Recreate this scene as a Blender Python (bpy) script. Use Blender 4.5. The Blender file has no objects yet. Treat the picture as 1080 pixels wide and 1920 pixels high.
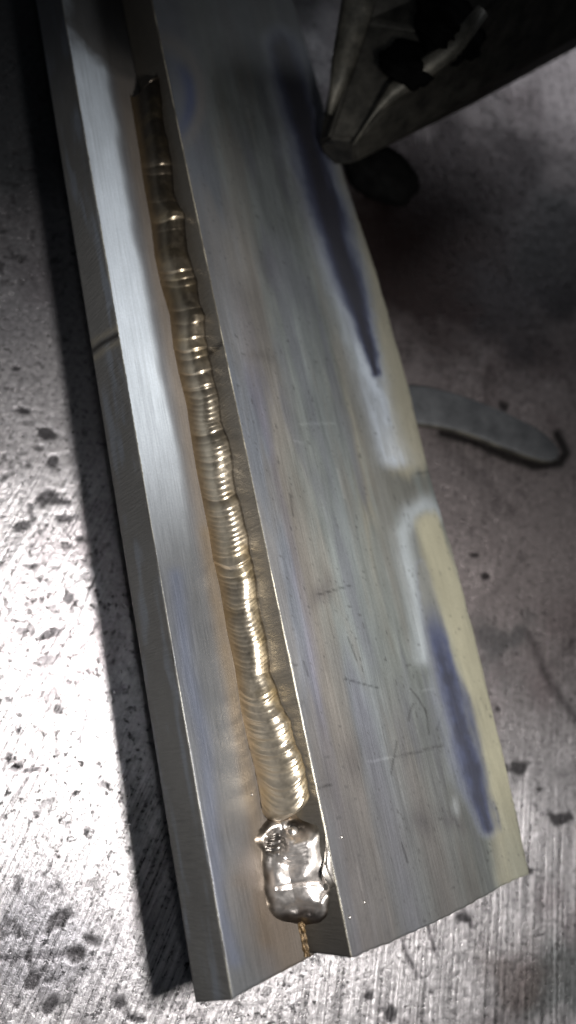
import bpy, bmesh, math, random
import numpy as np
from mathutils import Matrix, Vector
random.seed(7); rng = np.random.default_rng(7)
S = 0.001                      # the script thinks in millimetres
sc = bpy.context.scene

# ------------------------------------------------------------------ camera
FPX, HC = 1397.0, 160.0        # focal length in pixels of the 1080x1920 photo, camera height over the table (mm)
NX, NY = 80.0, 1370.0        # where the camera's plumb line meets the picture
def cam_matrix(nx, ny):
    d = np.array([nx-540, -(ny-960), -FPX]); d /= np.linalg.norm(d)
    Z = -d; Y = np.array([0, 1., 0]); Y -= Y@Z*Z; Y /= np.linalg.norm(Y); X = np.cross(Y, Z)
    return np.stack([X, Y, Z])
CM = cam_matrix(NX, NY); CP = np.array([0, 0, HC])
cd = bpy.data.cameras.new('camera'); cam = bpy.data.objects.new('camera', cd); sc.collection.objects.link(cam)
cam.matrix_world = Matrix.Translation(Vector(CP*S)) @ Matrix(CM.tolist()).to_4x4()
cd.sensor_fit = 'VERTICAL'; cd.sensor_height = 36; cd.lens = 36*FPX/1920
cd.clip_start = 0.005; cd.clip_end = 5
cd.dof.use_dof = True; cd.dof.aperture_fstop = 10.0
sc.camera = cam

# ------------------------------------------------------------------ world, lamps, exposure
w = bpy.data.worlds.new('World'); sc.world = w; w.use_nodes = True
bg = w.node_tree.nodes['Background']; bg.inputs[0].default_value = (0.75, 0.85, 1, 1); bg.inputs[1].default_value = 0.022
def lamp(name, kind, loc, power, col, size, aim=None, size_y=None, spot=None, blend=1):
    l = bpy.data.lights.new(name, kind); o = bpy.data.objects.new(name, l); sc.collection.objects.link(o)
    o.location = Vector(loc)*S; l.energy = power; l.color = col
    if kind == 'AREA':
        l.shape = 'RECTANGLE'; l.size = size*S; l.size_y = (size_y or size)*S
    else: l.shadow_soft_size = size*S
    if spot: l.spot_size = math.radians(spot); l.spot_blend = blend
    if aim is not None:
        o.rotation_euler = (Vector(aim)-Vector(loc)).to_track_quat('-Z', 'Y').to_euler()
    return o
lamp('work_lamp', 'SPOT', (42, -8, 150), 2.5, (1, 0.97, 0.94), 7, (32, -2, 0), spot=118, blend=1)
sc.view_settings.view_transform = 'Standard'; sc.view_settings.look = 'None'
sc.view_settings.exposure = 0; sc.view_settings.gamma = 1

# ------------------------------------------------------------------ projection helpers (pixel -> a point on a real plane)
def ray(p): return CM@np.array([p[0]-540, -(p[1]-960), -FPX])
def unp(p, o, n):
    r = ray(p); return CP + r*((o-CP)@n)/(r@n)
def prj(P):
    q = (np.asarray(P)-CP)@CM
    return np.stack([540+FPX*q[..., 0]/-q[..., 2], 960-FPX*q[..., 1]/-q[..., 2]], -1)
EZ = np.array([0, 0, 1.])
def tab(p, z=0): return unp(p, np.array([0, 0, z]), EZ)

# frame of the welded coupon: s across (to the right), l along (away), h out of the plate
ALPHA, T, ZB = math.radians(24), 10.3, 37.0
U = ray((-640, -4434)); U /= np.linalg.norm(U)
B0 = unp((435, 1872), np.array([0, 0, ZB]), EZ)
hh = np.cross(U, EZ); hh /= np.linalg.norm(hh); nn = np.cross(hh, U)
W = hh*math.cos(ALPHA)-nn*math.sin(ALPHA); N = np.cross(W, U)
FR = np.stack([W, U, N], 1)    # columns
def to_f(P): return (np.asarray(P)-B0)@FR
def to_w(q): return B0+np.asarray(q)@FR.T
def pf(p, h=0):                # pixel -> (s,l) on plane h
    q = to_f(unp(p, B0+h*N, N)); return q[0], q[1]
SR = pf((580, 1808))[0]        # root line
def pface(p):                  # pixel -> (l,h) on the upper plate's edge face
    q = to_f(unp(p, B0+SR*W, W)); return q[1], q[2]
A_ = to_w((0, 0, -T)); s_ = tab((360, 1915)); L3 = A_+(A_-s_)*(172-A_[2])/A_[2]
lamp('phone_lamp', 'POINT', L3, .06, (0.9, 0.94, 1), 3)
P5 = tab((1030, 170)); d5 = P5-CP; d5 = d5/np.linalg.norm(d5)*[1, 1, -1]
lamp('glare_lamp', 'AREA', P5+d5*420, .2, (0.9, 0.94, 1), 110, P5, 110)  # unseen lamp added so its reflection brightens the table's upper right
focus = to_w((SR, 45, 3)); cd.dof.focus_distance = float(-((focus-CP)@CM)[2])*S
print('pitch', math.degrees(math.asin(U[2])), 'root s', SR, 'face', pface((649, 1797)), 'A', prj(to_w((0, 0, -T))), 'B', prj(to_w((0, 0, 0))), 'C', prj(to_w((SR, 0, T))),
      'far', to_w((0, 240, -T)), to_w((70, 0, 0)), 'Dz', to_w((*pf((990, 1635), T), 0)))

# ------------------------------------------------------------------ noise and mesh helpers
def vn(x, y, sc_=1.0, seed=0):
    x = x/sc_; y = y/sc_
    xi = np.floor(x).astype(np.int64); yi = np.floor(y).astype(np.int64); fx = x-xi; fy = y-yi
    fx = fx*fx*(3-2*fx); fy = fy*fy*(3-2*fy)
    def h(a, b):
        n = (a*374761393+b*668265263+seed*1442695041) & 0xffffffff
        n = ((n ^ (n >> 13))*1274126177) & 0xffffffff
        return ((n ^ (n >> 16)) & 0xffff)/65535.0
    return (h(xi, yi)*(1-fx)+h(xi+1, yi)*fx)*(1-fy)+(h(xi, yi+1)*(1-fx)+h(xi+1, yi+1)*fx)*fy
def fbm(x, y, s, o=4, seed=0):
    r = 0; a = 1; t = 0
    for i in range(o): r = r+a*vn(x, y, s/2**i, seed+i*17); t += a; a *= .5
    return r/t
def sm(e0, e1, x):
    t = np.clip((x-e0)/(e1-e0), 0, 1); return t*t*(3-2*t)
def mixc(c, d, f): return c*(1-f[..., None])+np.asarray(d)*f[..., None]
def g2(X, Y, cx, cy, rx, ry, rot=0):
    a = math.radians(rot); dx = X-cx; dy = Y-cy
    u = (dx*math.cos(a)+dy*math.sin(a))/rx; v = (-dx*math.sin(a)+dy*math.cos(a))/ry
    return np.exp(-(u*u+v*v))
def pl(X, Y, pts):             # distance to a polyline and position along it (0..1)
    best = np.full(X.shape, 1e9); tt = np.zeros(X.shape); side = np.zeros(X.shape); L = [0]
    for a, b in zip(pts[:-1], pts[1:]): L.append(L[-1]+math.dist(a, b))
    for i, (a, b) in enumerate(zip(pts[:-1], pts[1:])):
        dx, dy = b[0]-a[0], b[1]-a[1]; q = np.clip(((X-a[0])*dx+(Y-a[1])*dy)/(dx*dx+dy*dy), 0, 1)
        d = np.hypot(X-a[0]-q*dx, Y-a[1]-q*dy); m = d < best
        best = np.where(m, d, best); tt = np.where(m, (L[i]+q*(L[i+1]-L[i]))/L[-1], tt)
        side = np.where(m, np.sign((X-a[0])*dy-(Y-a[1])*dx), side)
    return best, tt, side
def mesh_grid(name, V, mat, parent=None, col=None, mats=None, fmat=None, caps=None, closed=False, smooth=True):
    """V (n,m,3) in mm -> one mesh; grid faces, optional end caps of the cross section"""
    n, m, _ = V.shape
    me = bpy.data.meshes.new(name)
    idx = np.arange(n*m).reshape(n, m)
    if closed: idx = np.concatenate([idx, idx[:, :1]], 1)
    q = np.stack([idx[:-1, :-1], idx[:-1, 1:], idx[1:, 1:], idx[1:, :-1]], -1).reshape(-1, 4)
    faces = q.tolist(); 
    if caps:
        faces += [idx[0, :m][::-1].tolist(), idx[-1, :m].tolist()]
    me.from_pydata((V.reshape(-1, 3)*S).tolist(), [], faces)
    if smooth: me.polygons.foreach_set('use_smooth', [True]*len(q)+[False]*(len(faces)-len(q)))
    if col is not None:
        a = me.color_attributes.new('tint', 'FLOAT_COLOR', 'POINT')
        c = np.ones((n*m, 4)); c[:, :col.shape[-1]] = col.reshape(n*m, -1); a.data.foreach_set('color', c.ravel())
    for mt in (mats or [mat]): me.materials.append(mt)
    if fmat is not None: me.polygons.foreach_set('material_index', list(fmat)+[fmat[0]]*(len(faces)-len(q)))
    me.update()
    o = bpy.data.objects.new(name, me); sc.collection.objects.link(o)
    if parent: o.parent = parent
    return o
def mesh_bm(name, bm, mat, parent=None, smooth=True):
    me = bpy.data.meshes.new(name); bm.to_mesh(me); bm.free()
    me.materials.append(mat); me.polygons.foreach_set('use_smooth', [smooth]*len(me.polygons))
    o = bpy.data.objects.new(name, me); sc.collection.objects.link(o)
    if parent: o.parent = parent
    return o
def tag(o, label=None, cat=None, group=None, kind=None):
    for k, v in (('label', label), ('category', cat), ('group', group), ('kind', kind)):
        if v: o[k] = v
    return o

# ------------------------------------------------------------------ materials
class NT:
    def __init__(s, name):
        s.m = bpy.data.materials.new(name); s.m.use_nodes = True; s.t = s.m.node_tree; s.b = s.t.nodes['Principled BSDF']
        s.tc = s.t.nodes.new('ShaderNodeTexCoord').outputs['Object']
    def link(s, a, b): s.t.links.new(a, b)
    def set(s, **k):
        for n, v in k.items(): s.b.inputs[n.replace('_', ' ')].default_value = v
    def attr(s, n='tint'):
        a = s.t.nodes.new('ShaderNodeAttribute'); a.attribute_name = n; return a
    def noise(s, scale, vec=(1, 1, 1), rot=0, detail=4, rough=.6):
        mp = s.t.nodes.new('ShaderNodeMapping'); mp.inputs['Rotation'].default_value = (0, 0, rot); mp.inputs['Scale'].default_value = vec
        # rotate first, stretch after
        m0 = s.t.nodes.new('ShaderNodeMapping'); m0.inputs['Rotation'].default_value = (0, 0, rot); s.link(s.tc, m0.inputs[0])
        mp.inputs['Rotation'].default_value = (0, 0, 0); s.link(m0.outputs[0], mp.inputs[0])
        n = s.t.nodes.new('ShaderNodeTexNoise'); n.inputs['Scale'].default_value = scale; n.inputs['Detail'].default_value = detail
        n.inputs['Roughness'].default_value = rough; s.link(mp.outputs[0], n.inputs['Vector']); return n.outputs['Fac']
    def math(s, op, a, b=None, c=None):
        n = s.t.nodes.new('ShaderNodeMath'); n.operation = op
        for i, v in enumerate((a, b, c)):
            if v is None: continue
            if isinstance(v, (int, float)): n.inputs[i].default_value = v
            else: s.link(v, n.inputs[i])
        return n.outputs[0]
    def rng(s, f, a, b, c, d):
        n = s.t.nodes.new('ShaderNodeMapRange'); s.link(f, n.inputs[0])
        for i, v in enumerate((a, b, c, d)): n.inputs[i+1].default_value = v
        return n.outputs[0]
    def mul(s, colr, f):
        n = s.t.nodes.new('ShaderNodeVectorMath'); n.operation = 'SCALE'; s.link(colr, n.inputs[0]); s.link(f, n.inputs['Scale']); return n.outputs[0]
    def bump(s, hs, dist, strength=1, prev=None):
        n = s.t.nodes.new('ShaderNodeBump'); n.inputs['Distance'].default_value = dist; n.inputs['Strength'].default_value = strength
        s.link(hs, n.inputs['Height'])
        if prev is not None: s.link(prev, n.inputs['Normal'])
        return n.outputs[0]

# table: scratched, pitted steel; tint = colour, alpha channel = scratch strength
M = NT('table_steel'); a = M.attr()
g1 = M.noise(26000*S, (60, 1.6, 1), math.radians(28), 5, .65)     # long scratches
g1b = M.noise(26000*S, (50, 1.2, 1), math.radians(14), 4, .65)
g2_ = M.noise(900, (1, 1, 1), 0, 6, .65)
g3 = M.noise(3500, (1, 1, 1), 0, 3, .6)
mixn = M.t.nodes.new('ShaderNodeMix'); M.link(a.outputs['Alpha'], mixn.inputs[0]); M.link(g1, mixn.inputs[2]); M.link(g1b, mixn.inputs[3])
sa = M.attr('scratch').outputs['Fac']; gs = M.math('ADD', .5, M.math('MULTIPLY', M.math('SUBTRACT', mixn.outputs[0], .5), sa))
p1 = M.rng(M.noise(520, (1, 1, 1), 0, 5, .68), .585, .64, 0, 1); p2 = M.rng(M.noise(1500, (1, .6, 1), .5, 4, .65), .61, .67, 0, 1)
area = M.rng(M.noise(45, (1, 1, 1), 0, 3, .6), .38, .62, .35, 1)
pit = M.math('MULTIPLY', M.math('MAXIMUM', p1, M.math('MULTIPLY', p2, .8)), area)
cf = M.math('MULTIPLY', M.math('MULTIPLY', M.rng(gs, .35, .65, .5, 1.4), M.rng(g2_, .3, .7, .75, 1.25)), M.rng(pit, 0, 1, 1, .12))
M.link(M.mul(a.outputs['Color'], cf), M.b.inputs['Base Color'])
M.set(Metallic=.8)
M.link(M.math('ADD', M.math('ADD', M.rng(g2_, .3, .7, .25, .38), M.rng(gs, .3, .7, -.06, .08)), M.math('MULTIPLY', pit, .25)), M.b.inputs['Roughness'])
b1 = M.bump(gs, .00026, 1); b2 = M.bump(g2_, .00014, .9, b1); b3 = M.bump(g3, .00008, .8, b2); b4 = M.bump(M.math('SUBTRACT', 1, pit), .0002, .8, b3)
M.link(b4, M.b.inputs['Normal']); TABLE = M.m

# plate top: brushed along, mill scale; tint colour, alpha = roughness
def plate_mat(name, vec, rotn, metal, bd, base=(1, 1)):
    M = NT(name); a = M.attr()
    br = M.noise(1000, vec, rotn, 4, .6); fi = M.noise(2600, (1, 1, 1), 0, 4, .7); bl = M.noise(110, (1, .5, 1), 0, 5, .6)
    cf = M.math('MULTIPLY', M.math('MULTIPLY', M.rng(br, .3, .7, .86, 1.14), M.rng(fi, .3, .7, .9, 1.1)), M.rng(bl, .3, .7, .88, 1.12))
    M.link(M.mul(a.outputs['Color'], cf), M.b.inputs['Base Color'])
    M.set(Metallic=metal)
    M.link(M.math('ADD', a.outputs['Alpha'], M.rng(br, .3, .7, -.06, .06)), M.b.inputs['Roughness'])
    n1 = M.bump(br, bd, .7); n2 = M.bump(fi, .00005, .7, n1); M.link(n2, M.b.inputs['Normal'])
    return M.m
TOP = plate_mat('heat_tinted_steel', (3.5, .12, 1), 0, .3, .00005)
EDGE = plate_mat('saw_cut_steel_edge', (.25, 2.2, .25), 0, .22, .00012)
def weld_mat(name, colr, rough, bd=.00008):
    M = NT(name); a = M.attr(); n = M.noise(900, (1, 1, 1), 0, 5, .65); f = M.noise(3000, (1, 1, 1), 0, 3, .6)
    if colr is None: M.link(M.mul(a.outputs['Color'], M.rng(n, .3, .7, .88, 1.1)), M.b.inputs['Base Color'])
    else: M.b.inputs['Base Color'].default_value = (*colr, 1)
    M.set(Metallic=.95); M.link(M.rng(n, .3, .7, rough-.07, rough+.1), M.b.inputs['Roughness'])
    n1 = M.bump(n, bd, .6); M.link(M.bump(f, .00002, .6, n1), M.b.inputs['Normal']); return M.m
BEAD = weld_mat('gold_tinted_weld', None, .37, .00004)
TACK = weld_mat('bright_tack_weld', None, .36, .00008)
BALL = weld_mat('spatter_steel', (.3, .28, .26), .4)
def dark_mat(name, c1, c2, rough, metal, scale=250, bd=.0003):
    M = NT(name); n = M.noise(scale, (1, 1, 1), 0, 6, .65)
    r = M.t.nodes.new('ShaderNodeValToRGB'); M.link(n, r.inputs[0]); e = r.color_ramp.elements
    e[0].position = .35; e[0].color = (*c1, 1); e[1].position = .68; e[1].color = (*c2, 1)
    M.link(r.outputs[0], M.b.inputs['Base Color']); M.set(Roughness=rough, Metallic=metal, Specular_IOR_Level=.03 if metal == 0 else .5)
    M.link(M.bump(n, bd, .7), M.b.inputs['Normal']); return M.m
CLAMP = dark_mat('sooty_clamp_steel', (.02, .019, .016), (.07, .066, .055), .55, .5)
CLAMPL = dark_mat('pale_clamp_face', (.045, .044, .036), (.15, .14, .115), .5, .5)
BLACK = dark_mat('matt_black', (.002, .002, .002), (.005, .005, .005), .8, 0)
SLUG = dark_mat('grey_slug_steel', (.035, .037, .04), (.075, .078, .082), .55, .5, 180, .0002)
BRASS = dark_mat('brassy_root_oxide', (.025, .016, .007), (.10, .062, .025), .5, .6, 900)

# ------------------------------------------------------------------ table
xs = np.concatenate([np.linspace(-600, -60, 28)[:-1], np.arange(-60, 200, .42), np.linspace(200, 700, 30)])
ys = np.concatenate([np.linspace(-500, -80, 24)[:-1], np.arange(-80, 230, .42), np.linspace(230, 900, 40)])
X, Y = np.meshgrid(xs, ys)
P = prj(np.stack([X, Y, 0*X], -1)); q = (np.stack([X, Y, 0*X], -1)-CP)@CM
px = np.where(q[..., 2] < -20, P[..., 0], -9999); py = np.where(q[..., 2] < -20, P[..., 1], -9999)
c = np.ones(X.shape+(3,))*np.array([.50, .48, .49])
big = fbm(X, Y, 30, 4, 3); c *= (0.7+.6*big)[..., None]
c = mixc(c, (.30, .26, .27), sm(.5, .75, fbm(X, Y, 18, 4, 9))*.6)
# stains with shapes of their own, plus shade and falloff painted dark (positions given where they lie on the table)
nz = fbm(X, Y, 9, 4, 21)-.5; wx = px+nz*120; wy = py+(fbm(X, Y, 9, 4, 33)-.5)*120
c = mixc(c, (.045, .028, .026), np.clip(g2(wx, wy, 800, 480, 230, 190, 10)*1.5, 0, 1)*.94)  # reddish brown, with the shade between plate and clamp painted in
c = mixc(c, (.03, .02, .022), np.clip(g2(wx, wy, 860, 330, 190, 120, 0)*1.5, 0, 1)*.9)
c = mixc(c, (.04, .045, .05), np.clip(g2(wx, wy, 1060, 500, 110, 150, 0)*1.4, 0, 1)*.85)
c = mixc(c, (.10, .10, .11), np.clip(g2(wx, wy, 960, 575, 62, 62, 0)*2.5, 0, 1)*.7)
c = mixc(c, (.06, .065, .07), np.clip(g2(wx, wy, 20, 100, 230, 380, 0)*1.4, 0, 1)*.93)  # light falloff in the far left corner painted dark
c = mixc(c, (.02, .02, .02), np.clip(g2(wx, wy, 470, 0, 160, 80, 0)*1.4, 0, 1)*.9)
c = mixc(c, (.19, .20, .21), np.clip(g2(wx, wy, 925, 1220, 40, 50, 0)*2, 0, 1)*.8)
c = mixc(c, (.20, .22, .22), np.clip(g2(wx, wy, 1060, 1850, 50, 60, 0)*2.5, 0, 1)*.8)
c = mixc(c, (.15, .12, .11), np.clip(g2(wx, wy, 980, 1840, 70, 60, 0)*1.6, 0, 1)*.7)
c = mixc(c, (.14, .14, .16), np.clip(g2(wx, wy, 60, 1790, 190, 120, 0)*1.3, 0, 1)*.6)
c = mixc(c, (.12, .12, .14), np.clip(g2(wx, wy, 30, 560, 120, 130, 0)*1.3, 0, 1)*.3)
hgt = (fbm(X, Y, 22, 3, 5)-.5)*.25
# dark scores and streaks; reflections of the end burrs painted as short spikes
for pts, wd, amt in (([(990, 1190), (1030, 1270), (1080, 1350)], 9, .6), ([(1080, 1200), (1045, 1240), (1030, 1250)], 5, .3), ([(900, 1130), (960, 1075), (985, 1040)], 7, .2),
                     ([(754, 1755), (765, 1795), (782, 1832)], 5, .85), ([(802, 1738), (808, 1765), (818, 1795)], 3.5, .85), ([(868, 1700), (880, 1722), (885, 1742)], 6, .85),
                     ([(805, 790), (900, 900), (960, 960)], 16, .25), ([(0, 1800), (70, 1795), (150, 1790)], 6, .6), ([(120, 1170), (100, 1200), (80, 1250)], 2.5, .7), ([(180, 1080), (150, 1150), (120, 1210)], 2.5, .8),
                     ([(35, 1000), (15, 1030), (0, 1060)], 2.5, .8), ([(180, 1170), (165, 1195), (150, 1215)], 2.5, .8), ([(165, 1310), (150, 1370), (145, 1400)], 3, .8), ([(50, 1460), (20, 1500), (0, 1540)], 3, .7)):
    d, t, _ = pl(wx*.1+px*.9, wy*.1+py*.9, pts); f = np.exp(-(d/wd)**2)*amt*(.6+.8*fbm(X, Y, 2, 3, 8))
    c = mixc(c, (.04, .035, .04), np.clip(f, 0, 1)); hgt -= f*.12
d, t, _ = pl(px, py, [(830, 812), (880, 826), (940, 850), (1000, 872), (1050, 868), (1062, 848), (1045, 815)]); c = mixc(c, (.012, .012, .012), np.clip(1.6*np.exp(-((d+nz*8)/9)**2), 0, 1)*.9)  # shadow outline of the offcut painted onto the table
# pits: named ones and a random field
pits = [(965, 1440, 26, 20), (990, 1636, 14, 12), (870, 1722, 22, 16), (795, 1712, 10, 8), (886, 1040, 12, 8), (912, 1080, 9, 9), (935, 1330, 8, 12), (1050, 1530, 25, 20), (690, 1870, 10, 14), (735, 1905, 12, 20),
        (340, 1335, 1, 1), (110, 1725, 40, 22), (142, 1790, 22, 25), (170, 1765, 14, 12), (90, 1885, 18, 22), (225, 1883, 16, 20), (260, 1912, 18, 10), (60, 1840, 12, 25), (95, 935, 30, 22), (120, 970, 26, 16), (85, 810, 22, 18), (40, 985, 14, 12),
        (100, 870, 18, 22), (20, 1310, 14, 14), (110, 1330, 10, 10), (95, 1185, 16, 10), (55, 1445, 22, 8), (190, 1470, 20, 22), (160, 1560, 9, 22), (50, 770, 14, 10), (30, 690, 10, 10), (700, 1840, 8, 8), (655, 1795, 3, 3), (810, 1862, 8, 12), (940, 1610, 7, 7), (945, 760, 9, 14), (900, 1560, 10, 12),
        (1010, 1480, 8, 6), (30, 1440, 14, 8), (130, 1120, 9, 12), (60, 1060, 12, 8), (150, 1010, 10, 14)]
pm = np.zeros(X.shape); jag = (fbm(X, Y, 2.6, 4, 55)-.5)*1.6
for (cx, cy, rx, ry) in pits:
    pm = np.maximum(pm, sm(0, .35, g2(px, py, cx, cy, rx*1.1, ry*.8, random.uniform(-30, 30))-.37+jag*.9))
xf, yf = X, Y
rp = fbm(xf, yf, 2.2, 3, 71); reg = fbm(X, Y, 22, 2, 91)
pm2 = sm(.70, .76, rp+(reg-.5)*.25)
pm3 = sm(.80, .86, vn(X, Y, 1.1, 123)+(reg-.5)*.3)
pm = np.maximum(pm, np.maximum(pm2*.5*sm(300, 0, px)+pm2*.3, pm3*.35))
c = mixc(c, (.05, .047, .05), np.clip(pm, 0, 1)*.93); hgt -= pm*.12
hgt += (fbm(X, Y, 1.5, 3, 13)-.5)*.06
alpha = sm(350, 650, px)
scr_ = np.clip(.12+.95*sm(1350, 1620, py+60*(fbm(X, Y, 12, 2, 6)-.5))+.5*sm(300, 100, px)*sm(700, 1000, py)+.35*sm(.55, .7, fbm(X, Y, 15, 2, 66)), 0, 1)
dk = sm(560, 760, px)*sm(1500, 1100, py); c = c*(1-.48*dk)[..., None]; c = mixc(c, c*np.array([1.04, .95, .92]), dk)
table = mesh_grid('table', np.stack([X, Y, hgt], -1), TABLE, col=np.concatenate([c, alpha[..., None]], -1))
at_ = table.data.attributes.new('scratch', 'FLOAT', 'POINT'); at_.data.foreach_set('value', scr_.ravel())
tag(table, kind='structure')

# ------------------------------------------------------------------ the welded coupon
coupon = bpy.data.objects.new('welded_lap_joint', None); sc.collection.objects.link(coupon); coupon.empty_display_size = .01
coupon.matrix_world = Matrix([[*(FR[i]), B0[i]*S] for i in range(3)]+[[0, 0, 0, 1]])
tag(coupon, 'two overlapping heat-tinted steel plates joined by a rippled gold fillet weld', 'welded plates')
LF = 262.0
ls = np.concatenate([np.arange(0, 215, .4), np.linspace(215, LF, 30)])
def endline(pts, h):
    q = np.array([pf(p, h) for p in pts]); return lambda s: np.interp(s, q[:, 0], q[:, 1])
def sweep_plate(name, s0f, s1f, h0, h1, endf, colf, nmid, parent):
    """plate with arrises; profile runs underside-left, up the left face, over the top, down the right face"""
    e = .2
    prof = []   # (a: which edge 0 left..1 right, ds, h, region)
    for h in np.linspace(h0+e, h1-e, 26): prof.append((0, 0, h, 0))
    prof += [(0, e*.3, h1-e*.3, 1), (0, e, h1, 2)]
    for i in np.linspace(0, 1, nmid)[1:-1]: prof.append((i, e*(1-2*i), h1, 2))
    prof += [(1, -e, h1, 2), (1, -e*.3, h1-e*.3, 1), (1, 0, h1-e, 0)]
    for h in np.linspace(h1-e, h0+e, 6)[1:]: prof.append((1, 0, h, 0))
    prof += [(1, -e, h0, 0), (0, e, h0, 0)]
    A = np.array([[p[0], p[1], p[2]] for p in prof]); reg = np.array([p[3] for p in prof])
    Lg = ls[:, None]; s0 = s0f(ls)[:, None]; s1 = s1f(ls)[:, None]
    lo_dep = None
    Sg = s0+(s1-s0)*A[None, :, 0]+A[None, :, 1]; Hg = np.repeat(A[None, :, 2], len(ls), 0)
    lo = endf(Sg)-(1.6*np.clip(-Hg/T, 0, 1)*np.exp(-np.abs(Sg)/3) if h1 == 0 else 0); Lw = lo+(Lg-0)*(LF-lo)/LF
    ar = (reg == 1)[None, :]; nzz = (vn(Lw, Sg*0, .5, 4)-.5)*.16+(vn(Lw, Sg*0, 3, 5)-.5)*.15
    Sg = Sg+np.where(ar, nzz, 0); Hg = Hg+np.where(ar, nzz*.5, 0)+np.where((reg == 2)[None, :], (fbm(Sg, Lw, 14, 3, 6)-.5)*.15, 0)
    V = np.stack([Sg, Lw, Hg], -1)
    PX = prj(to_w(V))
    col = colf(Sg, Lw, Hg, PX[..., 0], PX[..., 1], reg[None, :]+0*Sg)
    n, m = len(ls), len(prof)
    rf = np.concatenate([reg, reg[:1]]); fm = np.where((rf[:-1] == 2) & (rf[1:] == 2), 0, 1)
    fm = np.tile(fm[:m], n-1)
    return mesh_grid(name, V[:, ::-1], None, parent, col[:, ::-1], mats=[TOP, EDGE], fmat=np.tile(np.concatenate([fm[:m][::-1][1:], fm[m-1:m]]), n-1), caps=True, closed=True)

def col_lower(s, l, h, x, y, reg):
    c = np.ones(s.shape+(3,))*np.array([.125, .13, .137])
    # top: ground band by the arris with a bright reflection painted in, violet grey film towards the weld, brown next to it
    st = SR*.50+(fbm(l, s, 14, 3, 2)-.5)*3
    f = 1-sm(st-1.2, st+1.2, s)
    fb = f*(1-sm(700, 1120, y+40*(vn(s*3, l*.04, 1, 5)-.5)))*(.8+.4*vn(s*3, l*.04, 1, 5))
    c = mixc(c, (.50, .55, .60), np.clip(fb, 0, 1)*.9)
    c = mixc(c, (.15, .155, .17), np.clip((1-f)*.4, 0, 1))
    br = sm(SR*.5, SR*.72, s)*(1-.3*sm(150, 200, l))
    c = mixc(c, (.15, .125, .10), br*.75)
    d, t, _ = pl(x, y, [(390, 1000), (420, 1200), (455, 1400), (480, 1560), (500, 1760)])
    c = mixc(c, (.15, .115, .075), np.exp(-(d/17)**2)*.65*(.7+.6*fbm(s, l, 3, 3, 9)))
    d, t, _ = pl(x, y, [(330, 1080), (350, 1250), (385, 1400), (410, 1700), (440, 1800)])
    c = mixc(c, (.11, .13, .19), np.exp(-(d/16)**2)*.6)
    c = mixc(c, (.13, .10, .075), np.clip(g2(x+(fbm(s, l, 5, 3, 12)-.5)*60, y, 505, 1700, 55, 150, -12)*1.2, 0, 1)*.75)
    # soot arc at the far start of the weld
    r = np.hypot((x-300)/175, (y-20)/140); c = mixc(c, (.09, .085, .08), (1-sm(.9, 1.05, r+(fbm(s, l, 5, 3, 1)-.5)*.2)))
    c = mixc(c, (.035, .035, .037), 1-sm(.55, .85, r)); c = c*(.35+.65*sm(0, 160, y))[..., None]  # far end faded dark in the colour, for shade and falloff
    rough = .38+.1*br-.0*f
    # side face
    sd = (reg == 0)
    cs = np.ones(s.shape+(3,))*np.array([.15, .15, .145]); cs = mixc(cs, (.20, .22, .25), sm(.55, .8, fbm(l*.3, h*1.5, 3, 3, 4)))
    dn, _, _ = pl(x, y, [(170, 662), (190, 645), (232, 622)]); 
    cs = mixc(cs, (.30, .27, .2), np.exp(-((dn-12)/6)**2)*.5); cs = mixc(cs, (.02, .018, .015), np.exp(-(dn/5)**2)*.95)
    cs = mixc(cs, (.10, .12, .16), np.exp(-((l-195)/18)**2)*.5); cs = mixc(cs, (.05, .05, .045), sm(205, 240, l)*.7)
    c = np.where(sd[..., None], cs, c); ar = (reg == 1); c = np.where(ar[..., None], np.array([.26, .25, .21])*(.3+1.0*sm(.35, .7, fbm(l, s*0, 4, 4, 62)))[..., None], c)
    c = np.where((reg == 2)[..., None], c*(.40+.5*(1-sm(600, 1150, y)))[..., None], c*(.36+.5*(1-sm(400, 1000, y))*sm(0, 250, y))[..., None])  # colour darkened along the length, where less light falls
    return np.concatenate([c, np.where(sd, .45, rough)[..., None]], -1)

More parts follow.
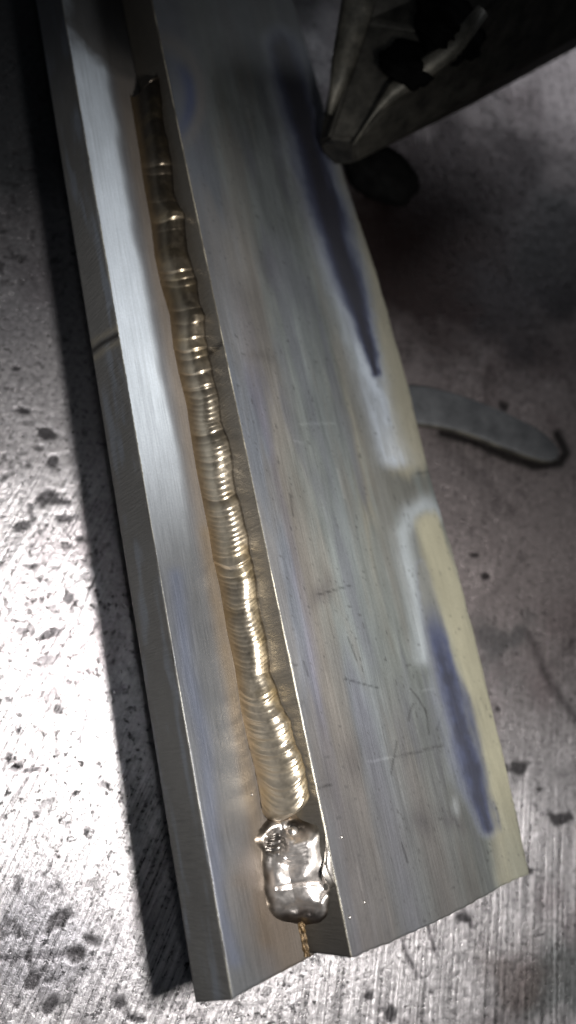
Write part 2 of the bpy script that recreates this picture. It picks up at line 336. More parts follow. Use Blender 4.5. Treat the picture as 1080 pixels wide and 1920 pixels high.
def col_upper(s, l, h, x, y, reg):
    n1 = fbm(s, l*.25, 5, 4, 2)-.5; n2 = fbm(s, l*.2, 2, 3, 12)-.5
    c = np.ones(s.shape+(3,))*np.array([.162, .175, .165])
    # distance right of the weld-side arris, in photo-like units
    xa = 315+.2007*(y-130); u = x-xa
    wid = (x*0+620-xa); wr = u+n1*50
    c = mixc(c, (.11, .12, .145), (1-sm(40, 75, wr+0*y))*.8)                                      # blue grey by the edge
    c = mixc(c, (.18, .165, .15), np.exp(-((wr-75)/22)**2)*sm(300, 500, y)*.75)
    c = mixc(c, (.12, .115, .15), np.exp(-((wr-50-0*y)/14)**2)*sm(450, 650, y)*.6)
    c = mixc(c, (.165, .185, .195), np.exp(-((wr-150)/35)**2)*.6)
    c = mixc(c, (.25, .23, .18), np.exp(-((wr-205)/14)**2)*np.exp(-((y-880)/200)**2)*.7)
    c = mixc(c, (.21, .225, .22), np.exp(-((wr-235)/18)**2)*sm(500, 800, y)*.5)
    # rolled lines with a changed sheen, lower part
    dA = x-np.interp(y, [700, 1000, 1250, 1500, 1700], [640, 690, 750, 815, 872])
    f = sm(-2, 2, dA)*sm(900, 1200, y)
    c = mixc(c, (.175, .19, .18), f*.6); c = mixc(c, (.20, .185, .17), np.exp(-((dA+30)/24)**2)*sm(1200, 1500, y)*.7)
    dB = x-np.interp(y, [1100, 1300, 1500, 1745], [560, 640, 690, 748]); c = mixc(c, (.16, .17, .205), np.exp(-((dB-28)/26)**2)*sm(1150, 1350, y)*.75)
    c = mixc(c, (.12, .11, .11), np.exp(-((dB+55)/26)**2)*sm(1250, 1450, y)*.7); c = mixc(c, (.19, .175, .165), np.exp(-((dB+14)/14)**2)*sm(1250, 1450, y)*.7)
    # dark smudges
    for (cx, cy, rx, ry, am, ro) in ((505, 500, 22, 50, .6, -20), (470, 560, 20, 50, .3, -15), (480, 665, 26, 12, .5, 0), (600, 1110, 18, 28, .6, 20), (660, 1430, 22, 40, .6, 0), (610, 1470, 16, 60, .6, -12), (400, 470, 20, 80, .3, -8),
                                     (790, 1545, 22, 26, .5, 0), (850, 1535, 28, 14, .5, 30), (455, 280, 25, 70, .35, -12), (660, 1600, 22, 60, .35, 0)):
        c = mixc(c, (.07, .068, .075), np.clip(g2(x+n1*20, y+n2*40, cx, cy, rx, ry, ro)*am*1.3, 0, 1))
    c = mixc(c, (.55, .6, .62), np.clip(g2(x+n2*16, y+n1*10, 855, 1510, 6, 17, -5)*1.3, 0, 1)*.8)
    c = mixc(c, (.2, .195, .19), np.clip(g2(x+n1*20, y+n2*40, 430, 470, 25, 70, -10), 0, 1)*.5)
    c = mixc(c, (.2, .195, .19), np.clip(g2(x+n1*20, y+n2*40, 450, 640, 20, 60, -10), 0, 1)*.5)
    stk = fbm(s*1.0, l*.07, 1.3, 4, 201); stk2 = fbm(s, l*.16, 5, 4, 202)
    c = c*((.70+.6*stk)*(.78+.44*fbm(s, l*.5, 9, 4, 203)))[..., None]; c = mixc(c, (.125, .13, .15), sm(.52, .72, stk2)*.55); c = mixc(c, (.15, .135, .115), sm(.52, .28, stk2)*.45)
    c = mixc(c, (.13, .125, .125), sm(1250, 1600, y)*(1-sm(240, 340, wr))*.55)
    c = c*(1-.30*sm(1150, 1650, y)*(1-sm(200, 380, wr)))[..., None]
    rs = random.Random(5)
    for k in range(26):
        x0, y0 = rs.uniform(520, 880), rs.uniform(500, 1700); a0 = rs.choice((rs.uniform(1.2, 1.9), rs.uniform(-.4, .4))); L0 = rs.uniform(15, 70)
        d, _, _ = pl(x, y, [(x0, y0), (x0+L0*math.cos(a0), y0+L0*math.sin(a0))]); c = c*(1+(rs.choice((-.5, .35)))*np.exp(-(d/1.6)**2))[..., None]
    # two long flame marks
    edge = np.interp(y, [130, 310, 500, 710, 880, 1030, 1230, 1430, 1630], [585, 640, 700, 760, 800, 848, 900, 950, 990])
    jx = x+n2*7+(fbm(s, l, 1.5, 2, 77)-.5)*4
    m1 = [(530, 90), (575, 250), (625, 430), (670, 570), (705, 700)]
    d, t, _ = pl(jx, y, m1); w1 = np.interp(t, [0, .3, .5, .75, .9, 1], [26, 30, 30, 22, 14, 7])*(.75+.5*fbm(l, s, 8, 3, 14)); end = sm(960, 860, y) if False else 1-sm(800, 905, y+.35*(x-760))
    halo = np.clip(1-sm(.9, 2.3, d/w1), 0, 1)
    dc, tc_, _ = pl(jx, y, [(605, 230), (662, 380), (712, 540), (745, 690), (765, 855)]); wc = np.interp(tc_, [0, .3, .6, .85, 1], [8, 16, 22, 32, 34]); crm = 1-sm(.5, 1.5, dc/wc+n2*.6)
    c = mixc(c, (.36, .34, .26), crm*.9)
    d2, t2, _ = pl(jx, y, [(600, 330), (650, 560), (700, 720), (730, 830), (745, 870)]); c = mixc(c, (.54, .60, .68), np.exp(-((d2)/24)**2)*(1-sm(860, 890, y))*(.6+.4*sm(.35, .6, fbm(s, l*.3, 3, 3, 44))))
    c = mixc(c, (.30, .33, .38), halo*.8*sm(-60, 20, y)); c = mixc(c, (.06, .072, .15), (1-sm(.45, 1.6, d/w1+n2*.5))*.95); c = mixc(c, (.036, .034, .036), (1-sm(.2, 1.1, d/w1+n2*.5))*.85)
    m2 = [(790, 1060), (815, 1180), (845, 1290), (880, 1420), (915, 1550)]
    dc, tc_, _ = pl(jx, y, [(805, 985), (850, 1130), (900, 1300), (940, 1450), (968, 1640)]); wc = np.interp(tc_, [0, .2, .5, .8, 1], [24, 28, 27, 30, 36])
    crm2 = (1-sm(.5, 1.5, dc/wc+n2*.5))*(1-.45*sm(1450, 1640, y))
    d3, _, _ = pl(jx, y, [(825, 965), (800, 945), (770, 962), (757, 1000), (765, 1060), (783, 1140), (795, 1230)]); c = mixc(c, (.42, .46, .48), np.exp(-(d3/17)**2)*.85)
    d, t, _ = pl(jx, y, m2); w2 = np.interp(t, [0, .2, .5, .8, 1], [7, 12, 22, 24, 12])*(.7+.6*fbm(l, s, 8, 3, 15))
    c = mixc(c, (.24, .26, .30), (1-sm(.8, 2.2, d/w2))*.8); c = mixc(c, (.43, .41, .30), crm2*.92)
    c = mixc(c, (.20, .20, .17), (1-sm(.7, 1.6, d/w2))*.7)
    dk = sm(.1, .3, t)
    c = mixc(c, (.075, .09, .17), (1-sm(.3, 1.7, d/w2+n2*.8))*.9*dk); c = mixc(c, (.05, .051, .062), (1-sm(.05, 1.0, d/w2+(fbm(s, l, 2, 3, 78)-.5)*.9))*.75*sm(.2, .4, t))
    # scratches, specks
    d, _, _ = pl(x, y, [(740, 1420), (775, 1412), (830, 1397)]); c = mixc(c, (.05, .05, .05), np.exp(-(d/2)**2)*.8)
    for pts in ([(770, 1292), (785, 1310), (800, 1337)], [(775, 1320), (768, 1335), (766, 1350)], [(780, 888), (800, 885), (812, 880)]):
        d, _, _ = pl(x, y, pts); c = mixc(c, (.05, .05, .05), np.exp(-(d/1.8)**2)*.7)
    sp = sm(.90, .96, vn(s, l, .6, 99)); c = mixc(c, (.05, .05, .05), sp*.6)
    sq = 0*sm(.93, .97, vn(s, l*.6, .35, 98))*sm(.45, .6, fbm(s, l, 12, 2, 5)); c = mixc(c, (.5, .5, .5), sq*.6)
    # heat ring round the weld's start, far-end shade painted in beyond
    r = np.hypot((x-300)/75, (y-185)/110); c = mixc(c, (.19, .175, .16), np.exp(-((r-1)/.16)**2)*.9*(1-sm(200, 330, y))); c = mixc(c, (.04, .06, .16), np.exp(-((r-.76)/.15)**2)*.85*(1-sm(190, 290, y))*sm(100, 150, y))
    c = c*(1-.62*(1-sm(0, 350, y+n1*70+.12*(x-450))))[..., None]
    rough = np.full(s.shape, .46)
    sd = (reg == 0)
    cs = np.ones(s.shape+(3,))*np.array([.11, .10, .085])*(.4+.6*sm(5, 45, l))[..., None]; cs = mixc(cs, (.2, .15, .08), (1-sm(1, 6, h+(fbm(l, h, 2, 3, 7)-.5)*4))*sm(40, 200, 250-l)*.6)  # near-end shade put into the edge colour
    dn, _, _ = pl(x, y, [(392, 664), (404, 656), (418, 642)]); cs = mixc(cs, (.015, .012, .01), np.exp(-(dn/5)**2)*.95)
    cs = mixc(cs, (.03, .028, .025), np.exp(-((l-1)/12)**2)*.97)
    c = np.where(sd[..., None], cs, c); ar = (reg == 1); c = np.where(ar[..., None], np.array([.50, .46, .36])*(.35+1.0*sm(.35, .7, fbm(l, s*0, 4, 4, 61)))[..., None], c)
    c = c*.62
    return np.concatenate([c, np.where(sd, .42, np.where(ar, .3, rough))[..., None]], -1)

e1 = endline([(425, 1874), (435, 1872), (470, 1860), (520, 1836), (580, 1808)], 0)
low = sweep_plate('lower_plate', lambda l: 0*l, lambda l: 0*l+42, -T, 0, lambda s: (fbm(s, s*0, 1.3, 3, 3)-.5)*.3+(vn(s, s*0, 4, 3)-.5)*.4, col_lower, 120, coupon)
redge = np.array([pf(p, T) for p in ((530, -60), (568, 60), (640, 312), (702, 500), (762, 710), (803, 880), (848, 1030), (899, 1230), (946, 1430), (992, 1637))])
o_ = np.argsort(redge[:, 1])
eu = np.array([pf(p, T) for p in ((649, 1797), (668, 1794), (700, 1779), (760, 1753), (830, 1722), (868, 1702), (930, 1668), (992, 1637))])
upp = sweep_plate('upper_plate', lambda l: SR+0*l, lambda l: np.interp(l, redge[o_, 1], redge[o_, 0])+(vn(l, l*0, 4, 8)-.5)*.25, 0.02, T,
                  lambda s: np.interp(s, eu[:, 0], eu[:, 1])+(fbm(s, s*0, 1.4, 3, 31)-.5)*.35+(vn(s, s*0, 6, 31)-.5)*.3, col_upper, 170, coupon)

# weld bead: convex rippled fillet between its two toes
LT = [(242, 172), (252, 230), (262, 290), (270, 350), (283, 420), (290, 480), (303, 540), (318, 590), (325, 650), (335, 700), (350, 760), (360, 830), (368, 880), (380, 940), (392, 1000), (400, 1050), (412, 1100), (425, 1180), (440, 1250), (452, 1330), (465, 1390), (478, 1440), (486, 1480), (492, 1522)]
RT = [(300, 160), (308, 230), (320, 290), (326, 350), (332, 380), (347, 402), (347, 430), (352, 470), (360, 500), (370, 530), (376, 570), (386, 592), (386, 632), (390, 655), (400, 700), (412, 750), (416, 790), (431, 830), (436, 850), (440, 900), (444, 925), (456, 960), (466, 1010), (470, 1040), (482, 1085), (484, 1120), (492, 1160), (502, 1200), (508, 1260), (520, 1290), (528, 1320), (545, 1350), (552, 1390), (566, 1420), (572, 1460), (576, 1490), (572, 1522)]
lt = np.array([pf(p) for p in LT]); lt = lt[np.argsort(lt[:, 1])]
rt = np.array([pface(p) for p in RT]); rt = rt[np.argsort(rt[:, 0])]
lrow = {y: pf((np.interp(y, [p[1] for p in LT], [p[0] for p in LT])+30, y))[1] for y in range(160, 1560, 4)}
ly_y = np.array(sorted(lrow)); ly_l = np.array([lrow[y] for y in ly_y])          # photo row -> length coordinate
def y2l(y): return np.interp(y, ly_y, ly_l)
def l2y(l): return np.interp(-l, -ly_l, ly_y)
lb = np.arange(lt[0, 1], lt[-1, 1], .14); nc = 56
tt = np.linspace(0, 1, nc)
sl = np.interp(lb, lt[:, 1], lt[:, 0]); hr = np.interp(lb, rt[:, 0], rt[:, 1])
print('bead toes', SR-sl.min(), SR-sl.max(), hr.min(), hr.max(), 'rows', ly_l[0], ly_l[-1])
hr = np.clip(hr, 2.0, T-.4)
wl = SR-sl; P0 = np.stack([sl, 0*sl], 1); P2 = np.stack([0*sl+SR, hr], 1)
bul = .30*np.sqrt(wl**2+hr**2)
# ripple crests: (photo row, depth)
rip = [(188, .5), (338, .35), (352, .2), (402, .15), (440, .5), (458, .12), (533, .7), (548, .35), (560, .15), (603, .2), (628, .15), (655, .5), (674, .7), (690, .25), (716, .5), (742, .4), (748, .2), (762, .18), (772, .14), (782, .14), (791, .14), (800, .15), (808, .16), (817, .22), (828, .35), (846, .12), (860, .2), (869, .24), (880, .26), (893, .15), (907, .28), (918, .15), (928, .28), (939, .28), (947, .3), (968, .25), (978, .25), (988, .18), (997, .2), (1006, .2), (1015, .18), (1024, .25), (1034, .22), (1044, .25), (1053, .3), (1070, .75), (1088, .25), (1100, .15)]
yy = 1108
while yy < 1300: rip.append((yy, random.uniform(.05, .15))); yy += random.uniform(6, 11)
rip += [(1308, .2), (1318, .3), (1334, .12), (1349, .38), (1355, .25), (1368, .15), (1377, .2), (1383, .35), (1398, .25), (1411, .45), (1417, .2), (1429, .3), (1436, .35), (1446, .2), (1461, .45), (1469, .3), (1480, .15), (1489, .35), (1497, .25), (1510, .3), (1516, .35), (1526, .8)]
rl = np.array([y2l(r[0]) for r in rip]); ra = np.array([r[1]*(2.4 if r[0] > 1300 else 1.3) for r in rip])
Lb, Tt = np.meshgrid(lb, tt, indexing='ij')
B = bul[:, None]; mid = (P0+P2)/2; out = np.stack([-np.ones_like(lb)*.72, np.ones_like(lb)*.70], 1)
C1 = np.stack([sl-.10*wl, .95*hr], 1); C2 = np.stack([0*sl+SR-.80*wl, 1.13*hr], 1); P2b = np.stack([0*sl+SR, hr], 1)
bz = lambda k: k[..., None]
pos = bz((1-Tt)**3)*P0[:, None]+bz(3*Tt*(1-Tt)**2)*C1[:, None]+bz(3*Tt**2*(1-Tt))*C2[:, None]+bz(Tt**3)*P2b[:, None]
scr = .77*pos[..., 0]+.64*pos[..., 1]; scr = (scr-scr[:, :1])/(scr[:, -1:]-scr[:, :1]); xc = (np.clip(scr, 0, 1)-.47)*2; lean = 3.2*sm(0, 200, Lb)*np.clip(scr, 0, 1)
warp = (vn(Lb, Tt*3, 2.2, 40)-.5)*.5
q = Lb+lean-np.where(xc < 0, 4.6, 3.4)*xc**2*(wl[:, None]/8)+warp          # ripples bow towards the near end
prof = np.zeros_like(q)
for r0, am in zip(rl, ra):
    d = q-r0                                    # >0 farther than the crest
    prof += am*.42*np.where(d > 0, np.exp(-d/(.7+1.1*am)), np.exp(-(d/(.14+.16*am))**2))
prof -= prof.mean()
env = np.clip(4*Tt*(1-Tt), 0, 1)**.45
disp = prof*env*1.45+(fbm(Lb, Tt*7, 1.6, 3, 41)-.5)*.07*env+(fbm(Lb, Tt*3, 7, 2, 44)-.5)*.4*env
nrm = np.stack([-np.cos((Tt)*math.pi/2*.9)*0-.72+0*Tt, .70+0*Tt], -1)
ang = math.pi*.36+(Tt-.5)*1.6
nrm = np.stack([-np.cos(ang+0), np.sin(ang)], -1)
pos = pos+nrm*disp[..., None]
# taper of both ends
ef = np.clip((Lb-lb[0])/1.3, 0, 1)**.4*sm(0, 2, lb[-1]-Lb)
base = np.stack([np.where(Tt < .5, sl[:, None]+wl[:, None]*Tt*2, SR), np.where(Tt < .5, 0, hr[:, None]*(Tt-.5)*2)], -1)
pos = base*(1-ef[..., None])+pos*ef[..., None]
# jagged toe on the right
pos[..., 1] += (np.clip((Tt-.8)/.2, 0, 1)*(vn(Lb, Lb*0, 2.4, 60)-.5)*.4)
Lo = Lb-2.0*(1-xc**2)*(sm(lb[0]+9, lb[0], Lb)+.8*sm(lb[-1]-9, lb[-1], Lb))
V = np.stack([pos[..., 0]-.02, Lo, pos[..., 1]+.02], -1)
V[:, 0, 2] = -.15; V[:, -1, 0] = SR+.15
yb = l2y(Lb)
c = np.ones(V.shape)*np.array([.54, .475, .375])
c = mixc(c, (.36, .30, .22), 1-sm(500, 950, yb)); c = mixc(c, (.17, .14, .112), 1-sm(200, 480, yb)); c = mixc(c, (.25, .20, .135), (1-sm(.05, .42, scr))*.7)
c = mixc(c, (.52, .40, .22), np.clip(sm(.62, .85, Tt)*sm(900, 1200, yb)*.6+sm(.5, .8, fbm(Lb, Tt*4, 3, 3, 3))*.35, 0, 1))
c = c*(1-.62*sm(.0, -.16, prof))[..., None]; c = mixc(c, (.06, .05, .04), (sm(.90, .97, Tt))*.75); c = mixc(c, (.36, .27, .16), (1-sm(.02, .2, Tt))*.6)  # oxide-dark grooves; crevice shadow painted along the right toe
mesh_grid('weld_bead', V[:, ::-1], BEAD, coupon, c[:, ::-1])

# tack weld: lumpy dome over the near end of the joint
l0, l1 = pf((560, 1772))[1], pf((540, 1500))[1]
la = np.linspace(l0, l1, 230); ta = np.linspace(-1, 1, 210)
LA, TA = np.meshgrid(la, ta, indexing='ij')
sL = pf((440, 1620))[0]; WL = SR-sL; HT = T-.2
Bs = np.where(TA < 0, SR+WL*TA, SR); Bh = np.where(TA < 0, 0, HT*TA)
P0 = np.array([sL, 0]); P2 = np.array([SR, HT])
tq = (TA+1)/2
def toward(x, y):               # photo point near the tack -> (l, tq)
    best = None
    d = np.hypot(PXT[..., 0]-x, PXT[..., 1]-y); i = np.unravel_index(np.argmin(d), d.shape); return i
lm, lh = (l0+l1)/2, (l1-l0)/2
dome_l = np.clip(1-((LA-(l0+lh*1.0))/(lh*1.0))**6, 0, 1)
ctrl = (P0+P2)/2+np.array([-.75, .55])*2.6
Q0 = np.array([pf((480, 1620))[0], 0.]); Q1 = Q0+.30*(P2-Q0)+[-.3, .3]; Q2 = Q0+.70*(P2-Q0)+[-1.1, 1.1]; tz = np.clip((tq-.12)/.88, 0, 1)[..., None]
arc = (1-tz)**3*Q0+3*tz*(1-tz)**2*Q1+3*tz**2*(1-tz)*Q2+tz**3*P2
base = np.stack([Bs, Bh], -1)
PXB = prj(to_w(np.stack([base[..., 0], LA, base[..., 1]], -1)))
fw = (fbm(LA, TA*8, 4, 2, 301)-.5)*36; fz = (fbm(LA, TA*8, 4, 2, 302)-.5)*36
F = 2.0*np.exp(-np.log(np.maximum(g2(PXB[..., 0]+fw, PXB[..., 1]+fz, 556, 1630, 76, 116, -8), 1e-9))**2)+(fbm(LA, TA*8, 5, 2, 95)-.5)*.8
F = np.maximum(F, 1.7*g2(PXB[..., 0], PXB[..., 1], 616, 1600, 26, 120, -10)+(fbm(LA, TA*8, 4, 2, 96)-.5)*.5)
wgt = (.78*sm(.6, 2.1, F)**1.1)[..., None]; pos = base*(1-wgt)+arc*wgt
PXT = prj(to_w(np.stack([pos[..., 0], LA, pos[..., 1]], -1))); xx, y_ = PXT[..., 0], PXT[..., 1]
wob = (fbm(LA, TA*8, 4, 2, 88)-.5); xw = xx+wob*14; yw = y_+(fbm(LA, TA*8, 3, 3, 89)-.5)*14
D = 0.4*g2(xw, yw, 548, 1640, 55, 60)+.3*g2(xw, yw, 560, 1600, 35, 50)+.3*g2(xw, yw, 505, 1670, 22, 40)
D -= 2.9*g2(xw, yw, 548, 1553, 20, 15); D -= 2.4*g2(xw, yw, 514, 1582, 14, 28); D -= 2.0*g2(xw, yw, 575, 1706, 32, 12); D -= .9*g2(xw, yw, 515, 1722, 28, 12); D += .8*g2(xw, yw, 520, 1690, 26, 12)-.8*g2(xw, yw, 590, 1640, 10, 24)+.6*g2(xw, yw, 530, 1610, 14, 10)
D -= 1.5*g2(xw, yw, 600, 1600, 8, 80, 0)
D += .35*np.sin(yw*.09+xw*.03)*sm(1.2, 1.7, F)
D += .9*g2(xw, yw, 608, 1540, 9, 45, -18)+.9*g2(xw, yw, 612, 1640, 13, 26)-1.2*g2(xw, yw, 617, 1672, 20, 14)+.8*g2(xw, yw, 545, 1735, 7, 22, 25)
d, _, _ = pl(xw, yw, [(500, 1530), (530, 1536), (548, 1540)]); D += .5*np.exp(-(d/5)**2)
d, _, _ = pl(xx+wob*5, y_, [(518, 1664), (545, 1660), (570, 1656), (592, 1660)]); D -= .55*np.exp(-(d/3)**2)
for yy in (1570, 1578, 1586, 1595, 1604, 1613, 1622): 
    d, _, _ = pl(xx, y_, [(525, yy-4), (545, yy+3), (575, yy-6)]); D -= .10*np.exp(-(d/2.4)**2)
for yy in (1570, 1580, 1590, 1600):
    d, _, _ = pl(xx, y_, [(503, yy), (513, yy+3), (522, yy)]); D += .35*np.exp(-(d/3)**2)
for k in range(7):
    d, _, _ = pl(xx, y_, [(590, 1725+k*9), (610, 1735+k*9), (640, 1722+k*8)]); D += .18*np.exp(-(d/2.6)**2)
D += wob*.5+(fbm(LA, TA*8, 1.4, 3, 90)-.5)*.12+(fbm(LA, TA*8, 3, 2, 92)-.5)*.9*sm(1.8, 1.0, F)
mask = sm(.9, 1.8, F)
fade = mask
ang = math.pi/4+(.5-tq)*1.4
pos = pos+np.stack([-np.cos(ang), np.sin(ang)], -1)*((np.maximum(D, -2.4)*fade-.3+.4*sm(.6, 1.5, F))[..., None])
V = np.stack([pos[..., 0], LA, pos[..., 1]], -1); V[:, 0, 2] = -.2; V[:, -1, 0] = SR+.2; V[0, :, :] = np.stack([Bs[0]+.2, LA[0], Bh[0]-.2], -1); V[-1, :, :] = np.stack([Bs[0]+.2, LA[-1], Bh[0]-.2], -1)
c = np.ones(V.shape)*np.array([.66, .62, .59])
c = mixc(c, (.17, .135, .105), sm(1.55, 1.05, F+(fbm(LA, TA*8, 2, 3, 97)-.5)*.4)*.9); c = mixc(c, (.07, .055, .042), sm(1.35, 1.0, F)*.9); c = mixc(c, (.12, .10, .08), sm(516, 494, xx)*.75)
c = mixc(c, (.5, .40, .22), g2(xx, y_, 608, 1540, 16, 45, -18)*.8); c = mixc(c, (.05, .04, .035), np.clip(g2(xw, yw, 575, 1720, 45, 16)*1.2, 0, 1)*.9)
c = mixc(c, (.04, .035, .03), np.clip(1.3*g2(xw, yw, 512, 1582, 15, 32)+1.3*g2(xw, yw, 548, 1550, 24, 15), 0, 1)*.9); c = mixc(c, (.06, .05, .04), np.clip(g2(xw, yw, 600, 1600, 9, 80), 0, 1)*.7)
c = mixc(c, (.22, .17, .12), np.clip(g2(xx, y_, 530, 1525, 50, 14)*1.2, 0, 1)*.7)
c = mixc(c, (.17, .16, .14), sm(.8, .92, tq)*.6)
mesh_grid('tack_weld', V[:, ::-1], TACK, coupon, c[:, ::-1])

# root of the joint: brassy knobbly fillet line running to the near end
n_, m_ = 120, 14
la = np.linspace(0.3, pf((570, 1700))[1], n_); aa = np.linspace(0, math.pi/2, m_); LA, AA = np.meshgrid(la, aa, indexing='ij')
R = .85+.5*(vn(LA, AA*2, .7, 5)-.5)+.4*(vn(LA, AA*0, 1.4, 6)-.5)
V = np.stack([SR-R*np.cos(AA), LA, R*np.sin(AA)], -1)
mesh_grid('root_bead', V, BRASS, coupon)

# spatter balls
def ball(name, p, r, mat, parent=coupon):
    bm = bmesh.new(); bmesh.ops.create_icosphere(bm, subdivisions=3, radius=r*S)
    for v in bm.verts: v.co *= 1+random.uniform(-.04, .04)
    o = mesh_bm(name, bm, mat, parent); o.location = Vector(p)*S; return o
s_, l_ = pf((548, 1560), 3.2); ball('spatter_ball', (s_, l_, 3.4), .9, BALL)
s_, l_ = pf((287, 152), 2); ball('spatter_ball', (s_, l_, 2.2), 1.1, BRASS)
for (x, y) in ((683, 1692), (655, 1720), (640, 1570)):
    s_, l_ = pf((x, y), T); ball('spatter_ball', (s_, l_, T+.05), .28, BALL)
for (x, y) in ((472, 1490),):
    s_, l_ = pf((x, y), 0); ball('spatter_ball', (s_, l_, .05), .22, BALL)

# ------------------------------------------------------------------ clamp arm over the far right corner
def prism(name, rings, mat, parent=None, bev=.6):
    """rings: list of cross sections (lists of world points in mm), hulled as a tube with caps, edges bevelled"""
    bm = bmesh.new(); R = [[bm.verts.new(Vector(p)*S) for p in r] for r in rings]; k = len(rings[0])
    for a, b in zip(R[:-1], R[1:]):
        for i in range(k): bm.faces.new((a[i], a[(i+1) % k], b[(i+1) % k], b[i]))
    bm.faces.new(R[0][::-1]); bm.faces.new(R[-1]); bmesh.ops.recalc_face_normals(bm, faces=bm.faces)
    bmesh.ops.bevel(bm, geom=list(bm.edges), offset=bev*S, segments=2, affect='EDGES', clamp_overlap=True)
    return mesh_bm(name, bm, mat, parent, smooth=False)
clamp = bpy.data.objects.new('clamp', None); sc.collection.objects.link(clamp)
tag(clamp, 'dark sooty steel clamp arm reaching in from the top right corner onto the plate edge', 'clamp')
def at(x, y, z): return tab((x, y), z)
# angled arm: ridge line from nose to upper right, left flank and right flank
zt = to_w((*pf((640, 300), T), T))[2]
n0 = [at(598, 268, zt+7), at(615, 262, zt+13), at(668, 262, zt+16), at(664, 306, zt+9), at(632, 312, zt+1), at(604, 292, zt+1)]
n1 = [at(634, 60, zt+18), at(688, 40, zt+27), at(850, 70, zt+34), at(905, 168, zt+20), at(880, 200, zt+8), at(700, 120, zt+5)]
n2 = [at(650, -160, zt+32), at(745, -180, zt+42), at(1120, -150, zt+52), at(1260, -30, zt+36), at(1230, 10, zt+22), at(820, -90, zt+16)]
prism('arm', [n0, n1, n2], CLAMP, clamp, .8)
f0 = [at(602, 262, zt+12.5), at(613, 258, zt+14)]
# paler left strip and weld along the ridge
def ribbon(name, path, wid, mat, thick=1.2):
    bm = bmesh.new(); ring = []
    for i, (p, w_) in enumerate(zip(path, wid)):
        p = np.array(p); d = np.array(path[min(i+1, len(path)-1)])-np.array(path[max(i-1, 0)]); d /= np.linalg.norm(d)
        sd = np.cross(d, CP-p); sd /= np.linalg.norm(sd); up = np.cross(sd, d)
        ring.append([bm.verts.new(Vector(p+sd*w_*math.cos(a)+up*thick*math.sin(a)*(1 if w_ > .3 else .5))*S) for a in np.linspace(0, 2*math.pi, 9)[:-1]])
    for a, b in zip(ring[:-1], ring[1:]):
        for i in range(8): bm.faces.new((a[i], a[(i+1) % 8], b[(i+1) % 8], b[i]))
    bm.faces.new(ring[0][::-1]); bm.faces.new(ring[-1]); bmesh.ops.recalc_face_normals(bm, faces=bm.faces)
    return mesh_bm(name, bm, mat, clamp)
ribbon('pale_flange', [at(618, 215, zt+15), at(645, 120, zt+21), at(672, 20, zt+27), at(700, -110, zt+37)], [.6, 3, 4.2, 5], CLAMPL)
rp_ = [at(662, 272, zt+16.5), at(695, 222, zt+21), at(738, 172, zt+26), at(790, 135, zt+31), at(850, 90, zt+36), at(905, 20, zt+42)]
ribbon('weld_seam', rp_, [.3, .5, 2.0, 2.4, 2.2, 1.6], CLAMPL, 1.3)
# black lumps standing for the shade inside the arm's hollows
for (x, y, r, z) in ((765, 118, 6.5, 31), (842, 52, 8.5, 36)):
    bm = bmesh.new(); bmesh.ops.create_icosphere(bm, subdivisions=4, radius=r*S)
    for v in bm.verts:
        k = float(fbm(np.array(v.co.x/S+50), np.array(v.co.y/S+v.co.z/S), 3, 3, 5)); v.co *= .75+.5*k; v.co.z *= .5
    o = mesh_bm('dark_hollow', bm, BLACK, clamp); o.location = Vector(at(x, y, zt+z-1))*S
# flattened black lump on the table beside the plate
pc = at(716, 326, 6); bm = bmesh.new(); bmesh.ops.create_icosphere(bm, subdivisions=5, radius=S)
for v in bm.verts:
    k = float(fbm(np.array(v.co.x/S*3+50), np.array(v.co.y/S*3+v.co.z/S*2), 2.2, 3, 5)); v.co *= .8+.45*k
    v.co.x *= 11.5; v.co.y *= 8.0; v.co.z *= 6.0
o = mesh_bm('black_lump', bm, BLACK, clamp); o.location = Vector((pc[0], pc[1], 5.6))*S; o.rotation_euler = (0, 0, math.radians(-28))

# ------------------------------------------------------------------ slug on the table
out = [(742, 728), (790, 722), (850, 735), (910, 756), (970, 782), (1020, 810), (1046, 838), (1048, 858), (1030, 866), (995, 858), (940, 838), (880, 815), (830, 802), (780, 795), (742, 790)]
q = np.array([tab(p, 3) for p in out])[:, :2]
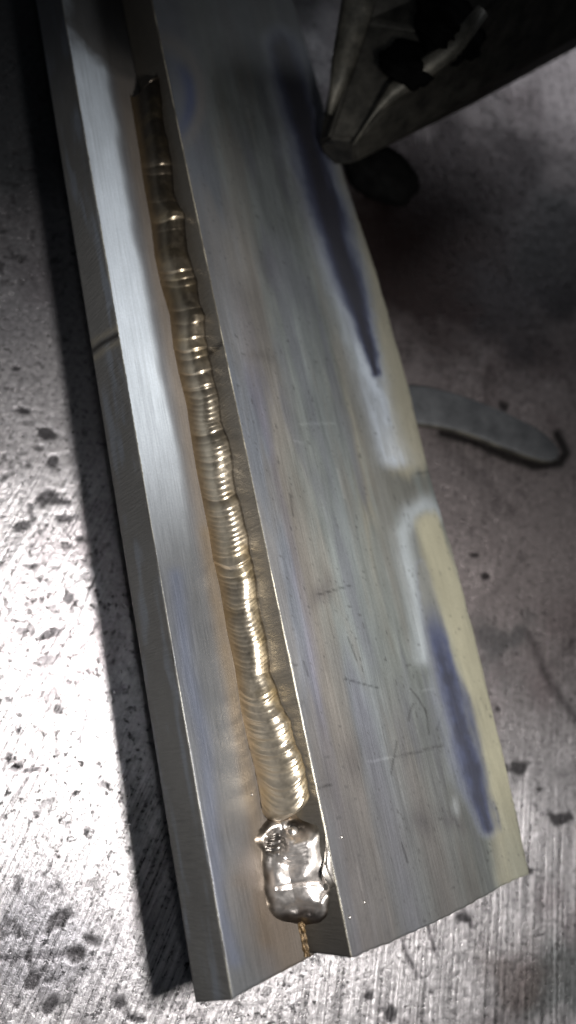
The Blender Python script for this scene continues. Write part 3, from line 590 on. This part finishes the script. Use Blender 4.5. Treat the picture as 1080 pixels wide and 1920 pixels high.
# smooth closed outline
k = len(q); t = np.linspace(0, k, 140, endpoint=False); i = t.astype(int); f = (t-i)[:, None]
p0, p1, p2, p3 = q[(i-1) % k], q[i % k], q[(i+1) % k], q[(i+2) % k]
q = .5*((2*p1)+(-p0+p2)*f+(2*p0-5*p1+4*p2-p3)*f**2+(-p0+3*p1-3*p2+p3)*f**3)
cen = q.mean(0); dd = np.roll(q, -1, 0)-np.roll(q, 1, 0); nr = np.stack([dd[:, 1], -dd[:, 0]], 1); nr /= np.linalg.norm(nr, axis=1)[:, None]
if ((q-cen)*nr).sum() < 0: nr = -nr
rings = []
for off, z in ((-1.6, .05), (-.4, .6), (0, 1.6), (0, 2.5), (-.35, 3.0), (-.9, 3.15), (-2.2, 3.3)):
    rings.append(np.concatenate([q+nr*off, np.full((140, 1), z)], 1))
V = np.stack(rings); bm = bmesh.new(); R = [[bm.verts.new(Vector(p)*S) for p in r] for r in V]
for a, b in zip(R[:-1], R[1:]):
    for i in range(140): bm.faces.new((a[i], a[(i+1) % 140], b[(i+1) % 140], b[i]))
bm.faces.new(R[-1]); bm.faces.new(R[0][::-1]); bmesh.ops.recalc_face_normals(bm, faces=bm.faces)
slug = mesh_bm('metal_offcut', bm, SLUG); slug.data.materials.append(CLAMP)
for p in slug.data.polygons:
    if abs(p.normal.z) < .6: p.material_index = 1
tag(slug, 'smooth grey tongue-shaped metal offcut lying beside the right plate edge', 'metal offcut')

# packing block the coupon rests on
bm = bmesh.new(); rr = []
for l_ in (60, 150):
    rr.append([bm.verts.new(Vector(p)*S) for p in (to_w((16, l_, -T-.02)), to_w((38, l_, -T-.02)), to_w((38, l_, -T-.02))*[1, 1, 0]+[0, 0, .3], to_w((16, l_, -T-.02))*[1, 1, 0]+[0, 0, .3])])
for i in range(4): bm.faces.new((rr[0][i], rr[0][(i+1) % 4], rr[1][(i+1) % 4], rr[1][i]))
bm.faces.new(rr[0][::-1]); bm.faces.new(rr[1]); bmesh.ops.recalc_face_normals(bm, faces=bm.faces)
pk = mesh_bm('packing_block', bm, CLAMP, smooth=False); tag(pk, 'dark steel packing block lying under the welded plates', 'packing block')
